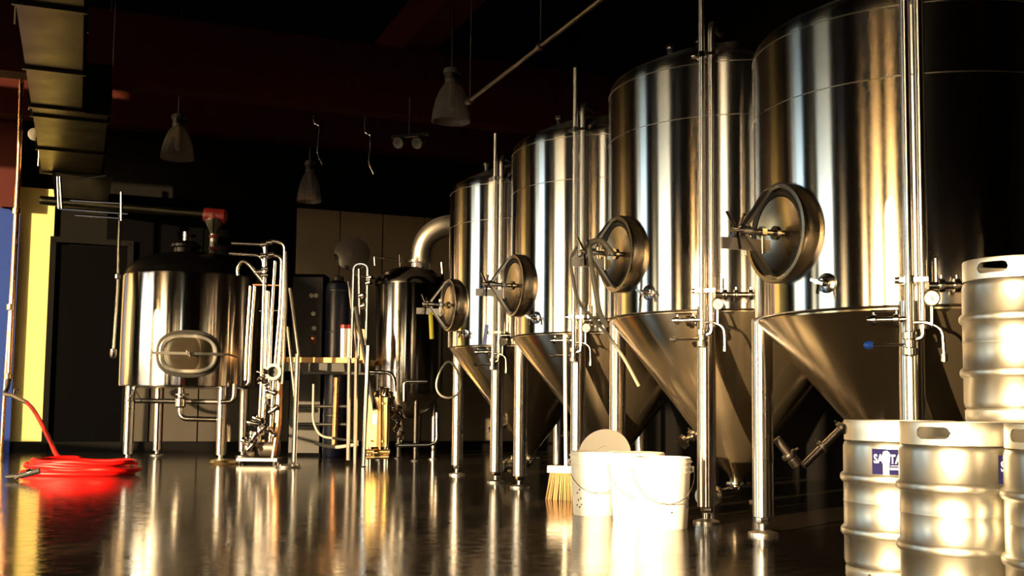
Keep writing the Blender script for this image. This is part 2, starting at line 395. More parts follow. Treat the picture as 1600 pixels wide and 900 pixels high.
    at(lambda m: (m.tube(bend([a0, a0 + ts * .07 + e * .02, a0 + ts * .125 + e * .02 - Z * .03, a0 + ts * .13 + e * .02 - Z * .14], .05), .0075, 10), m.cyl(a0 + ts * .13 + e * .02 - Z * .16, a0 + ts * .13 + e * .02 - Z * .13, .013, 12)), 'bleed_tube', 'pipe', t)
    # short run of valves to the right on the shell
    a1, a2 = AF + radians(5), AF + radians(21)
    p1, p2 = pol(c, R + .07, a1, zs + .075), pol(c, R + .055, a2, zs + .075)
    d = (p2 - p1).normalized()
    at(lambda m: (m.tube([p1, p2], .016, 12), triclamp(m, p1 + d * .05, d, .016), triclamp(m, p1 + d * .11, d, .016), triclamp(m, p2 - d * .05, d, .016), m.tube([p1 + d * .03, p1 + d * .03 + Z * .11], .006, 8), m.tube([p2, pol(c, R - .01, a2, zs + .075)], .016, 12)), 'shell_valve', 'pipe', t)
    # outlet below the cone
    ob = C0 + Z * (za + .005)
    od = (n_ * .95 + s_ * .3).normalized()
    at(lambda m: (m.tube(bend([ob + Z * .03, ob - Z * .035, ob - Z * .055 + od * .30], .06), .032, 16), triclamp(m, ob + Z * .01, Z, .034), triclamp(m, ob - Z * .052 + od * .2, od, .034)), 'outlet_elbow', 'pipe', t)
    ov = ob - Z * .055 + od * .30
    at(lambda m: (m.lathe([(.05, -.02), (.055, 0), (.05, .02), (0, .02)], ov, od, 20), m.tube([ov, ov + Z * .05, ov + Z * .09 - od * .11], .008, 8), m.lathe([(.0, -.05), (.05, -.02), (.0, -.02)], ov, od, 20)), 'outlet_valve', 'pipe', t)
    # racking arm half way up the cone, facing the aisle
    zr = zs * .42; rr = (zr - za) / k
    r1 = C0 + n_ * rr + Z * zr + s_ * (-.0)
    at(lambda m: (m.tube([r1 - n_ * .05, r1 + n_ * .10 - Z * .06], .02, 12), triclamp(m, r1 + n_ * .05 - Z * .03, n_ - Z * .6, .02), m.lathe([(0, -.012), (.045, -.012), (.045, .012), (0, .012)], r1 + n_ * .11 - Z * .066, n_ - Z * .6, 18), m.tube([r1 + n_ * .10 - Z * .06 + s_ * .05, r1 + n_ * .12 - Z * .07 - s_ * .10], .006, 8)), 'racking_valve', 'pipe', t)
    # fittings on the dome
    for rr2, da, h in ((.62, .10, .10), (.50, .45, .12)):
        p = pol(c, R * rr2, A0 + da, zt + .03)
        at(lambda m: (m.tube([p - Z * .03, p + Z * (h + .02)], .022, 12), m.lathe([(0, 0), (.034, 0), (.034, .02), (.02, .03), (0, .035)], p + Z * (h + .01), Z, 16)), 'dome_fitting', 'pipe', t)
    p = pol(c, R * .1, A0, zt + .09)
    at(lambda m: m.lathe([(.15, 0), (.15, .06), (.165, .065), (.165, .085), (.1, .11), (0, .12)], p - Z * .04, Z, 32), 'dome_hatch', 'satin', t)
    return t, q, e, ts, mw, n_, s_
BASE = dict(R=.7711, rl=.7456, zs=1.1277, zw=2.179, zt=2.5892, za=.1559)
TK = []
for (cx, cy, ds, de, dR, label, ex) in [
    (.1671, 9.8227, .0069, .0179, -.0353, 'farthest and smallest-looking steel conical fermenter, with a yellow tag on its hatch', dict(rise=.30, knob='rubber')),
    (.7625, 8.3172, .0156, .0413, .0054, 'second farthest steel conical fermenter, behind the white buckets', dict(rise=.36, knob='rubber')),
    (1.3824, 6.7953, .0409, .0824, .0166, 'second nearest steel conical fermenter, with a pale hose looped over its hatch', dict(rise=.75, knob='rubber')),
    (1.9595, 5.2537, -.0721, -.1484, .0133, 'nearest and largest-looking steel conical fermenter, behind the kegs', dict(rise=.8))]:
    TK.append(fermenter(cx, cy, BASE['R'] + dR, BASE['rl'] + dR, BASE['zs'] + ds, BASE['zw'] + de, BASE['zt'] + de, BASE['za'], label, ex))
# yellow tag and blue lever on the farthest tank
t, q, e, ts, mw, n_, s_ = TK[0]
at(lambda m: (m.bar(mw + n_ * .20 - Z * .07, mw + n_ * .185 - Z * .30, .016, .07, n_ + s_ * .0),), 'yellow_tag', 'yellow_tag', t, smooth=0)
at(lambda m: m.bar(q + Z * 1.30 - ts * .05 + e * .02, q + Z * 1.13 - ts * .075 + e * .02, .012, .03, e), 'blue_lever', 'blue_plastic', t, smooth=0)
# loose pipes by the nearest tank's outlet
t = TK[3][0]
a, b_, c_ = P(1322, 662, 5.75), P(1255, 728, 5.75), P(1218, 688, 5.95)
at(lambda m: (m.tube([a, b_], .020, 12), triclamp(m, a * .45 + b_ * .55, b_ - a, .02), triclamp(m, a * .9 + b_ * .1, b_ - a, .02)), 'racking_pipe', 'dull', t)
a2, b2 = P(1213, 685, 5.6), P(1242, 722, 5.6)
at(lambda m: (m.tube([a2, b2], .022, 12), triclamp(m, a2 * .3 + b2 * .7, b2 - a2, .022), m.lathe([(0, -.02), (.03, -.02), (.03, .02), (0, .02)], b2, b2 - a2, 14)), 'pipe_stub', 'dull', t)

# ------------------------------------------------------------------ kegs
KH, KR = .587, .203
def keg(x, y, z0, rot, label):
    t = thing('beer_keg', label, 'keg', (x, y, z0), 'steel beer kegs at the right')
    o = Vector((x, y, z0))
    def rib(z): return [(KR, z - .020), (KR + .008, z - .014), (KR + .012, z - .006), (KR + .012, z + .006), (KR + .008, z + .014), (KR, z + .020)]
    pr = [(.0, .045), (KR - .03, .040), (KR - .012, .040), (KR - .004, .052), (KR, .07)] + rib(.176) + [(KR, .283), (KR + .0016, .286), (KR, .289)] + rib(.374) + [(KR, .488), (KR - .004, .503), (KR - .012, .513), (KR - .03, .517), (.08, .532), (.0, .535)]
    at(lambda m: m.lathe(pr, o, Z, 96), 'body', 'keg', t, smooth=60)
    rr = KR - .004
    at(lambda m: m.lathe([(rr - .010, .045), (rr, .040), (rr, .006), (rr - .004, .0), (rr - .012, .0), (rr - .014, .006), (rr - .012, .042)], o, Z, 64), 'foot_ring', 'keg_rim', t)
    # top chime with two hand slots
    seg = 288; zb, zt_, th = .512, KH, .007; zc = KH - .036; hw, hh = radians(17), .020
    mb = MB(); cols = []
    for k in range(seg):
        a = 2 * pi * k / seg; lo = hi = zc
        for ca in (rot, rot + pi):
            d = (a - ca + pi) % (2 * pi) - pi
            if abs(d) <= hw:
                xx = abs(d) * rr - (hw * rr - hh)
                h = hh if xx <= 0 else sqrt(max(0, hh * hh - xx * xx))
                lo, hi = zc - h, zc + h
        col = []
        for r_ in (rr, rr - th):
            for z in (zb, lo, hi, zt_ - .003): col.append(o + Vector((r_ * cos(a), r_ * sin(a), z)))
        for r_ in (rr - .0015, rr - th + .0015): col.append(o + Vector((r_ * cos(a), r_ * sin(a), zt_)))
        cols.append((col, hi - lo))
    for col, h in cols: mb.v.extend([tuple(p) for p in col])
    for k in range(seg):
        A, B = k * 10, ((k + 1) % seg) * 10; hole = max(cols[k][1], cols[(k + 1) % seg][1]) > 1e-5
        def qd(i, j): mb.f.append((A + i, B + i, B + j, A + j))
        qd(0, 1); qd(2, 3); qd(4, 5); qd(6, 7); qd(3, 8); qd(8, 9); qd(9, 7)
        if hole: qd(1, 5); qd(2, 6)
    mb.build('top_rim', 'keg_rim', t, smooth=40)
    at(lambda m: m.lathe([(.032, .53), (.032, .548), (.027, .552), (.027, .545), (0, .545)], o, Z, 24), 'valve_neck', 'satin', t)
    ha = rot + .9
    at(lambda m: m.cyl(o + Vector((cos(ha), sin(ha), 0)) * (rr - .004) + Z * .028, o + Vector((cos(ha), sin(ha), 0)) * (rr + .0015) + Z * .028, .007, 12), 'drain_hole', 'rubber', t)
    return t
def on_keg(t, a0, z0, pts, dr):
    """wrap a flat outline (x along the rim, y up) onto the keg"""
    o = t.location; r = KR + dr
    return [o + Vector((r * cos(a0 + x / KR), r * sin(a0 + x / KR), z0 + y)) for x, y in pts]
def patch(t, a0, z0, x0, x1, y0, y1, dr, name, mat, n=10, par=None):
    mb = MB(); r0 = [(x0 + (x1 - x0) * i / n, y0) for i in range(n + 1)]; r1 = [(x, y1) for x, _ in r0]
    mb.quad_strip([on_keg(t, a0, z0, r0, 0), on_keg(t, a0, z0, r0, dr), on_keg(t, a0, z0, r1, dr), on_keg(t, a0, z0, r1, 0)], closed=False)
    return mb.build(name, mat, par or t, smooth=30)
def text_mesh(txt, size):
    cu = bpy.data.curves.new('t', 'FONT'); cu.body = txt; cu.size = size; cu.align_x = 'CENTER'; cu.resolution_u = 3; cu.offset = size * .02
    ob = bpy.data.objects.new('t', cu); COL.objects.link(ob)
    dg = bpy.context.evaluated_depsgraph_get(); dg.update()
    me = bpy.data.meshes.new_from_object(ob.evaluated_get(dg))
    vs_, fs = [tuple(v.co) for v in me.vertices], [tuple(p.vertices) for p in me.polygons]
    bpy.data.objects.remove(ob); bpy.data.curves.remove(cu); bpy.data.meshes.remove(me)
    return vs_, fs
def brand_label(t, a0, z0, wd, ht, par=None):
    lb = patch(t, a0, z0, -wd / 2, wd / 2, -ht / 2, ht / 2, .0010, 'paper_label', 'label_blue')
    for txt, cx in (('SA', -.27), ('TA', .30)):
        vv, ff = text_mesh(txt, ht * .42)
        mb = MB(); mb.v = [tuple(p) for p in on_keg(t, a0, z0, [(cx * wd + x * .72, y + .02 * ht) for x, y, _ in vv], .0018)]; mb.f = ff
        mb.build('lettering', 'label_white', lb, smooth=0)
    # white bottle-like figure between the letters
    prof = [(-.10, -.5), (-.10, .05), (-.12, .15), (-.13, .28), (-.09, .40), (-.02, .44), (.06, .43), (.12, .36), (.13, .2), (.11, .05), (.10, -.2), (.10, -.5)]
    mb = MB(); pts = on_keg(t, a0, z0, [(-.01 * wd + x * wd, y * ht) for x, y in prof], .0020); mb.v = [tuple(p) for p in pts]; mb.f = [tuple(range(len(pts)))]
    mb.build('emblem', 'label_white', lb, smooth=0)
    patch(t, a0, z0, .12 * wd, .49 * wd, -.20 * ht, -.13 * ht, .0019, 'emblem_bar', 'label_white', 4, lb)
    patch(t, a0, z0, .14 * wd, .47 * wd, -.075 * ht, -.06 * ht, .0019, 'rule', 'label_white', 4, lb)
k1 = keg(1.456, 4.15, 0, 2.9, 'keg standing on the floor at the left of the group, with a blue label')
k2 = keg(1.516, 3.72, 0, -2.43, 'keg in the middle of the front row, hand slot facing the viewer')
k3 = keg(1.700, 3.33, 0, -2.83, 'keg cut off by the right edge, nearest to the viewer')
k4 = keg(1.866, 4.02, 0, .3, 'keg on the floor under the stacked keg, hidden behind the others')
k5 = keg(1.866, 4.02, KH, -2.5, 'keg stacked on top of another keg')
brand_label(k1, math.radians(-122), .432, .105, .105)
brand_label(k2, math.radians(-66), .432, .105, .105)

# ------------------------------------------------------------------ buckets, lid and broom
def bucket(x, y, label, lid=False):
    t = thing('plastic_bucket', label, 'bucket', (x, y, 0), 'white plastic buckets on the floor'); o = Vector((x, y, 0))
    at(lambda m: m.lathe([(0, .004), (.126, 0), (.130, .006), (.148, .345), (.148, .365), (.144, .368), (.141, .36), (.124, .012), (0, .012)], o, Z, 56), 'body', 'bucket', t)
    for z in (.345, .318, .292):
        rr = .130 + .018 * z / .345
        at(lambda m: m.lathe([(rr - .002, -.006), (rr + .007, -.004), (rr + .007, .004), (rr - .002, .006)], o + Z * z, Z, 56), 'rim_ring', 'bucket', t)
    for sg in (1, -1):
        p = o + Vector((.153 * sg, 0, .305)); at(lambda m: m.lathe([(.016, 0), (.016, .012), (0, .014)], p, (sg, 0, 0), 14), 'handle_ear', 'bucket', t)
    pts = [o + Vector((.162 * cos(a), -.03 - .06 * sin(a) - .09 * sin(a), .305 - .17 * sin(a))) for a in [pi * i / 16 for i in range(17)]]
    at(lambda m: m.tube(pts, .0025, 6), 'wire_handle', 'pipe', t)
    if lid: at(lambda m: m.lathe([(.146, .352), (.155, .35), (.157, .372), (.15, .377), (.13, .371), (0, .373)], o, Z, 56), 'lid', 'bucket', t)
    return t
bL = bucket(.50, 6.52, 'white plastic bucket at the left, with small dark printed dots')
bM = bucket(.705, 6.20, 'white plastic bucket in the middle of the three, lidded', True)
bR = bucket(.80, 5.84, 'white plastic bucket at the right, nearest the viewer, with a round mark')
def on_bucket(t, a, z, dr=.0008):
    rr = .130 + .018 * z / .345 + dr; return t.location + Vector((rr * cos(a), rr * sin(a), z))
def spot(t, a, z, r, name='printed_dot'):
    p = on_bucket(t, a, z); n = Vector((cos(a), sin(a), 0))
    return at(lambda m: m.lathe([(0, .001), (r, .0008), (r, -.002)], p, n, 10), name, 'ink', t)
for a, z in ((-2.5, .13), (-2.36, .15), (-2.45, .09), (-2.3, .10), (-2.55, .06), (-2.38, .05), (-2.28, .065)): spot(bL, a, z, .0055)
p = on_bucket(bR, -.55, .135); n = Vector((cos(-.55), sin(-.55), 0)); tt = Vector((-n.y, n.x, 0))
at(lambda m: (m.lathe([(.021, -.001), (.021, .001), (.025, .001), (.025, -.001)], p, n, 28), m.bar(p - tt * .016 - Z * .016, p + tt * .016 + Z * .016, .004, .003, n)), 'printed_mark', 'ink', bR)
spot(bR, -1.35, .09, .005)
# loose lid leaning behind the left bucket
ld = P(945, 724, 6.86); ax = Vector((-.25, -.85, .35)).normalized()
ldo = Vector((ld.x, ld.y, 0))
lt = thing('bucket_lid', 'round white bucket lid leaning upright behind the buckets', 'lid', ldo)
lc = Vector((ld.x, ld.y, .335))
at(lambda m: m.lathe([(0, 0), (.145, 0), (.15, .004), (.155, -.012), (.162, -.012), (.162, .012), (.15, .014), (.13, .008), (0, .008)], lc, ax, 56), 'disc', 'bucket', lt)
at(lambda m: m.lathe([(.05, .006), (.05, .013), (.06, .013), (.06, .006)], lc, ax, 40), 'moulded_ring', 'bucket', lt)
at(lambda m: (m.box(lc - ax * .03 - Z * .17, .14, .03, .33, (1, 0, 0), Vector((0, .94, .33)),),), 'stand_strip', 'bucket', lt, smooth=0)
# push broom
bc = G(884, 781) ; bc = Vector((bc.x, bc.y, 0))
bt = thing('push_broom', 'push broom with brown bristles beside the left bucket', 'broom', bc)
bx = Vector((.95, -.3, 0)).normalized(); by = Vector((.3, .95, 0))
mb = MB()
for i in range(26):
    for j in range(4):
        p0 = bc + bx * (-.10 + .2 * i / 25) + by * (-.03 + .02 * j) + Z * .19
        d = bx * (-.10 + .2 * i / 25) * .35 + by * (-.03 + .02 * j) * .3 + Vector((random.uniform(-.006, .006), random.uniform(-.006, .006), 0))
        mb.tube([p0, p0 + d * .5 - Z * .1, p0 + d - Z * .19], .0042, 5)
br = mb.build('bristles', 'bristle', bt); br['kind'] = 'stuff'
at(lambda m: m.box(bc + Z * .205, .24, .085, .045, bx, by), 'broom_head', 'white_plastic', bt, smooth=0)
at(lambda m: m.tube([bc + Z * .21, Vector((TK[1][0].location.x - .40, TK[1][0].location.y - .80, 1.12))], .012, 12), 'handle', 'white_plastic', bt)

# ------------------------------------------------------------------ mash tun
DM = 12.75
mc = P(297, 600, DM); R = .798; zb, zt_ = P(297, 601, 12.0).z, P(297, 424, 12.0).z
O = Vector((mc.x, mc.y, 0))
T = thing('mash_tun', 'round steel mash tun on legs with an oval hatch, left of the platform', 'tank', O)
at(lambda m: m.lathe([(0, zb - .03), (R - .05, zb - .03), (R - .005, zb - .015), (R, zb), (R, zt_ - .02), (R - .01, zt_), (R - .04, zt_ + .005)], O, Z, 112), 'body', 'tank', T, smooth=50)
dm = [(R - .02, zt_)] + [((R - .03) * cos(a), zt_ + .01 + .30 * sin(a)) for a in [pi / 2 * k / 10 for k in range(11)]]
at(lambda m: m.lathe(dm, O, Z, 72), 'dome', 'dome', T, smooth=50)
for n in range(4):
    a = radians(-90 - 46) + n * pi / 2 + .02; p = pol((O.x, O.y), R - .075, a)
    lg = at(lambda m: m.lathe([(0, .06), (.055, .06), (.055, zb + .0)], p, Z, 24), 'leg', 'leg', T)
    at(lambda m: m.lathe([(0, 0), (.085, 0), (.085, .01), (.03, .02), (.02, .07), (0, .07)], p, Z, 20), 'foot', 'satin', lg)
# oval hatch
ha = math.atan2(-O.y, -O.x) - radians(2); n_ = Vector((cos(ha), sin(ha), 0)); s_ = Vector((-sin(ha), cos(ha), 0))
hc = O + n_ * (R) + Z * P(292, 553, 12).z
def oval(m, prof, hw=.30, hh=.215, e=2.6, segs=64):
    rings = []
    for k, h in prof:
        ring = []
        for i in range(segs):
            a = 2 * pi * i / segs; ca, sa = cos(a), sin(a)
            x = (hw - .0) * math.copysign(abs(ca) ** (2 / e), ca); y = hh * math.copysign(abs(sa) ** (2 / e), sa)
            L = sqrt(x * x + y * y); kk = (L + k) / L if L > 1e-6 else 0
            if k <= -.2: kk = 0
            ring.append(hc + s_ * x * kk + Z * y * kk + n_ * h)
        rings.append(ring)
    m.quad_strip(rings)
hf_ = at(lambda m: oval(m, [(.045, -.10), (.045, .012), (.03, .02), (.01, .012)]), 'hatch_rim', 'rubber', T)
at(lambda m: oval(m, [(.004, .0), (.006, .045), (-.010, .06), (-.040, .055), (-.044, .03)]), 'hatch_ring', 'keg_rim', T)
at(lambda m: oval(m, [(-.034, .02), (-.036, .04), (-.06, .045), (-.12, .05), (-.21, .052)]), 'hatch_door', 'cone', T)
at(lambda m: (m.bar(hc - s_ * .38 + n_ * .075, hc + s_ * .38 + n_ * .075, .03, .014), m.cyl(hc + n_ * .05, hc + n_ * .12, .02, 12), m.tube([hc + n_ * .11 - Z * .03 + s_ * .02, hc + n_ * .11 + Z * .03 - s_ * .02], .006, 8)), 'hatch_bar', 'satin', T)
at(lambda m: m.tube([hc + s_ * .36 + n_ * .07, hc + s_ * .42 + n_ * .09, hc + s_ * .52 + n_ * .09 - Z * .03], .010, 8), 'latch', 'satin', T)
for dz in (0, .05):
    at(lambda m: m.lathe([(0, 0), (.018, 0), (.018, .02), (0, .022)], P(289, 437 + dz * 140, 12) , n_, 12), 'rivet', 'pipe', T)
# triangular lifting eye under the body
e1 = P(211, 601, 12.2); w_ = .075
at(lambda m: (m.tube([e1, e1 - Z * .05], .02, 8), m.tube([e1 - Z * .05, e1 - Z * .18 - s_ * w_, e1 - Z * .18 + s_ * w_, e1 - Z * .05], .009, 8)), 'lifting_eye', 'pipe', T)
# underside drain pipes
a = P(283, 604, 12.3); z1, z2 = P(283, 629, 12.3).z, P(283, 654, 12.3).z
at(lambda m: (m.tube([a + Z * .1, Vector((a.x, a.y, z1 - .05))], .035, 14), triclamp(m, Vector((a.x, a.y, (a.z + z1) / 2)), Z, .035), m.lathe([(.03, -.06), (.06, -.04), (.06, .04), (.03, .06)], Vector((a.x, a.y, z1)), Z, 16)), 'drain_valve', 'pipe', T)
at(lambda m: m.tube(bend([Vector((a.x, a.y, z1)), Vector((a.x, a.y, z2)), P(357, 656, 12.3), P(357, 690, 12.3)], .10), .03, 12), 'drain_pipe', 'pipe', T)
at(lambda m: m.tube([P(196, 626, 12.5), P(356, 628, 12.5)], .028, 12), 'cross_pipe', 'dull', T)
at(lambda m: m.tube(bend([P(345, 628, 12.2), P(366, 627, 12.2), P(367, 600, 12.2)], .09), .03, 12), 'riser_pipe', 'pipe', T)
# dome fittings
p = P(291, 395, DM - .2)
at(lambda m: (m.tube([p - Z * .1, p + Z * .05], .14, 24), m.lathe([(.15, 0), (.17, .01), (.17, .04), (.1, .08), (0, .09)], p + Z * .05, Z, 32)), 'dome_hatch', 'dome', T)
at(lambda m: (m.tube([p + Z * .1, p + Z * .24], .045, 14), m.cyl(p + Z * .2 - s_ * .1, p + Z * .2 + s_ * .1, .018, 10)), 'vent_fitting', 'pipe', T)
# grain pipe into the tun
zt1 = P(337, 418, DM).z
G0 = P(337, 418, DM); gp = thing('grist_pipe', 'grey grain feed pipe ending in a red elbow above the mash tun', 'pipe', Vector((G0.x, G0.y, zt1 - .02)))
at(lambda m: m.tube([P(64, 313, 12.6), P(322, 335, DM)], .055, 18), 'feed_tube', 'galv', gp)
el = P(335, 337, DM)
at(lambda m: (m.lathe([(0, -.12), (.075, -.12), (.085, -.1), (.085, .12), (.06, .14), (0, .14)], el, (P(322, 335, DM) - P(64, 313, 12.6)), 20), m.cyl(el - Z * .1, el + Z * .02, .09, 18)), 'red_elbow', 'red', gp)
at(lambda m: m.lathe([(.11, .0), (.11, -.02), (.05, -.14), (.045, -.17)], el - Z * .05, Z, 24), 'funnel', 'galv', gp)
at(lambda m: m.tube([el - Z * .18, Vector((el.x, el.y, zt1 + .05))], .042, 16), 'drop_sleeve', 'satin', gp)
at(lambda m: [m.lathe([(.042, -.02), (.054, -.015), (.054, .015), (.042, .02)], Vector((el.x, el.y, zt1 + dz)), Z, 16) for dz in (.08, .22, .36)], 'sleeve_clamp', 'red', gp)
at(lambda m: m.lathe([(.045, .3), (.045, .08), (.07, .02), (.07, -.15), (.0, -.15)], Vector((el.x, el.y, zt1)), Z, 18), 'inlet_collar', 'dull', gp)

# drop pipe in front of the tun, with its bracket
dp = thing('drop_pipe', 'thin steel drop pipe hanging left of the mash tun', 'pipe', P(177, 556, 11.7))
at(lambda m: m.tube([P(187, 336, 11.7), P(184, 450, 11.7), P(177, 550, 11.7)], .018, 10), 'tube', 'pipe', dp)
at(lambda m: (m.lathe([(.018, .03), (.03, .02), (.03, -.02), (.018, -.03)], P(184, 432, 11.7), Z, 12), m.lathe([(.018, .05), (.034, .04), (.034, -.02), (.02, -.05), (0, -.06)], P(177, 552, 11.7), Z, 12)), 'end_fitting', 'pipe', dp)
rk = thing('pipe_rack', 'wire bracket frame hanging below the air duct', 'bracket', P(130, 350, 11.6))
for a, b_ in (((90, 276), (92, 326)), ((94, 276), (97, 326)), ((92, 326), (200, 334)), ((118, 336), (190, 341)), ((114, 281), (166, 274)), ((110, 313), (192, 318))):
    at(lambda m: m.tube([P(*a, 11.6), P(*b_, 11.6)], .012, 8), 'rail', 'pipe', rk)
at(lambda m: (m.tube([P(190, 300, 11.6), P(190, 345, 11.6)], .014, 8),), 'upright', 'pipe', rk)

# ------------------------------------------------------------------ brewhouse pipe stand
D = 11.5
ps = thing('pipe_stand', 'cluster of upright brewing pipes and valves right of the mash tun', 'piping', Vector((P(425, 700, D).x, D, 0)))
def pp(name, pts, r=.02, mat='pipe', b=.12, d=D):
    return at(lambda m: m.tube(bend([P(x, y, q[0] if q else d) for x, y, *q in pts], b), r, 12), name, mat, ps)
pp('return_pipe', [(362, 380), (413, 382), (414, 400)], .016)
pp('return_pipe', [(358, 396), (412, 399), (412, 430)], .016)
pp('riser', [(414, 386), (421, 376), (446, 379), (443, 470), (436, 590), (432, 660)], .022)
pp('riser', [(414, 404), (425, 398), (441, 402), (438, 480), (428, 600), (422, 690)], .022)
pp('riser', [(415, 385), (413, 450), (409, 600), (404, 690)], .022)
pp('riser', [(419, 455), (415, 600), (410, 680)], .020)
pp('riser', [(430, 408), (424, 500), (420, 620)], .018)
pp('spout', [(372, 430), (371, 418), (378, 408), (388, 411), (417, 447)], .020, b=.1)
pp('hook_pipe', [(398, 447), (391, 540), (389, 598), (385, 602)], .018)
pp('hook_pipe', [(391, 447), (385, 540), (383, 594)], .014)
pp('brace', [(395, 445), (436, 446)], .012, 'copper')
pp('brace', [(405, 486), (440, 485)], .010)
pp('copper_leg', [(437, 600), (436, 660), (427, 715)], .030, 'copper')
for (x, y, r) in ((413, 382, .034), (412, 400, .034), (421, 379, .03), (424, 398, .03), (413, 430, .03), (414, 420, .028), (404, 425, .026)):
    at(lambda m: m.lathe([(r * .6, -.035), (r, -.03), (r, .03), (r * .6, .035)], P(x, y, D), (1, 0, .1), 12), 'clamp', 'pipe', ps)
vb = P(428, 582, D - .1)
at(lambda m: (m.lathe([(.05, -.05), (.085, -.05), (.09, 0), (.085, .05), (.055, .05), (.05, .0)], vb, (0, -1, .1), 28),), 'valve_flange', 'satin', ps)
at(lambda m: m.lathe([(0, .0), (.05, .0)], vb, (0, -1, .1), 28), 'valve_bore', 'rubber', ps)
rv = random.Random(3)
for i, (x, y) in enumerate(((415, 585), (411, 596), (424, 612), (416, 622), (428, 640), (404, 655), (396, 661), (412, 668), (397, 683), (404, 690), (411, 697), (425, 675), (393, 697), (386, 690))):
    p = P(x, y, D - .05 + rv.uniform(-.12, .1)); ax_ = Vector((rv.uniform(-1, 1), rv.uniform(-.6, .2), rv.uniform(-.6, 1))).normalized()
    at(lambda m: (m.lathe([(.0, -.06), (.03, -.06), (.036, -.03), (.022, -.02), (.022, .02), (.036, .03), (.03, .06), (0, .06)], p, ax_, 12), m.tube([p, p + ax_.cross(Vector((.3, .5, .8))).normalized() * .1], .007, 6)), 'valve', 'pipe', ps)
# pump on the floor below
pu = thing('transfer_pump', 'low steel transfer pump on the floor below the upright pipes', 'pump', Vector((P(395, 700, 11.6).x, 11.6, 0)))
pc = Vector((P(406, 700, 11.6).x, 11.6, 0))
at(lambda m: (m.box(pc + Z * .05, .42, .26, .03, (1, 0, 0), (0, 1, 0)),), 'base_plate', 'satin', pu, smooth=0)
for dx in (-.18, .18):
    for dy in (-.1, .1):
        at(lambda m: m.cyl(pc + Vector((dx, dy, 0)), pc + Vector((dx, dy, .05)), .02, 10), 'foot', 'rubber', pu)
at(lambda m: m.cyl(pc + Vector((.0, 0, .17)), pc + Vector((.2, 0, .17)), .09, 24), 'motor', 'dull', pu)
at(lambda m: (m.lathe([(0, -.06), (.09, -.05), (.1, 0), (.09, .04), (0, .05)], pc + Vector((-.08, 0, .17)), (1, 0, 0), 24), m.tube([pc + Vector((-.09, 0, .2)), pc + Vector((-.09, 0, .34))], .025, 12)), 'pump_head', 'pipe', pu)
# floor plate with bolts
fp = G(450, 730); fp.z = 0
ft = thing('floor_flange', 'round bolted floor plate at the foot of the platform rail', 'plate', fp)
at(lambda m: m.lathe([(0, 0), (.13, 0), (.13, .015), (.04, .03), (0, .03)], fp, Z, 28), 'plate', 'dull', ft)
for k in range(5):
    a = 2 * pi * k / 5 + .4; at(lambda m: m.lathe([(.016, 0), (.016, .02), (0, .026)], fp + Vector((.1 * cos(a), .1 * sin(a), .012)), Z, 8), 'bolt', 'pipe', ft)
pd = G(352, 724); pd.z = 0
tag(at(lambda m: m.lathe([(0, 0), (.16, 0), (.165, .01), (.15, .035), (.06, .045), (0, .045)], pd, Z, 32), 'drain_cover', 'brass', None), 'low round tan cover on the floor by the mash tun leg', 'cover')

# ------------------------------------------------------------------ brewer's platform
DP = 11.9
zd = P(500, 558, DP).z
pl = thing('brewing_platform', 'steel platform with wooden deck and tall looped handrails', 'platform', Vector((P(505, 700, DP).x, DP, 0)))
x0, x1 = P(447, 558, DP).x, P(572, 558, DP).x
nb = 6
for k in range(nb):
    at(lambda m: m.box(Vector(((x0 + x1) / 2, DP + .1 + k * .17, zd - .03)), x1 - x0, .16, .055, (1, 0, 0), (0, 1, 0)), 'deck_plank', 'wood', pl, smooth=0)
for yy in (.0, 1.06):
    at(lambda m: m.box(Vector(((x0 + x1) / 2, DP + yy, zd - .11)), x1 - x0 + .04, .05, .09, (1, 0, 0), (0, 1, 0)), 'deck_beam', 'black', pl, smooth=0)
def pr_(name, pts, r=.02, mat='pipe', b=.1, d=DP - .05):
    return at(lambda m: m.tube(bend([P(x, y, q[0] if q else d) for x, y, *q in pts], b), r, 10), name, mat, pl)
pr_('post', [(465, 553), (459, 725)], .026, d=11.3)
pr_('post', [(576, 540), (568, 728)], .024, d=11.3)
pr_('rail', [(447, 393), (447, 470), (443, 560), (441, 600)], .018, d=11.4)
pr_('rail', [(453, 450), (466, 555)], .015, d=11.3)
pr_('rail', [(449, 510), (462, 640)], .015, d=11.3)
pr_('handrail', [(549, 560), (553, 412), (575, 413), (572, 540)], .018, b=.1)
pr_('handrail', [(561, 420), (562, 500), (560, 556)], .014)
pr_('stair_string', [(556, 480), (585, 640, 11.4)], .022, 'black')
pr_('stair_string', [(545, 440, 12.2), (560, 560, 12.0)], .018, 'dull')
for y in (635, 663):
    pr_('cross_rail', [(462, y), (560, y)], .020, 'black', d=12.6)
pr_('copper_post', [(526, 590), (522, 700)], .03, 'copper', d=12.4)
for x in (546, 557):
    pr_('post', [(x, 560), (x - 2, 725 - (x == 546) * 6)], .022, 'dull', d=11.8)
pr_('hose_line', [(490, 600), (489, 660), (500, 682), (560, 690)], .014, 'cord', d=12.3, b=.25)
pr_('hose_line', [(492, 692), (520, 700), (560, 694)], .02, 'cord', d=12.1, b=.25)
for x, y in ((578, 434), (576, 442), (565, 462), (567, 478)):
    at(lambda m: m.lathe([(0, -.03), (.03, -.028), (.035, 0), (.03, .028), (0, .03)], P(x, y, DP - .05), (1, -.4, .3), 12), 'rail_fitting', 'pipe', pl)
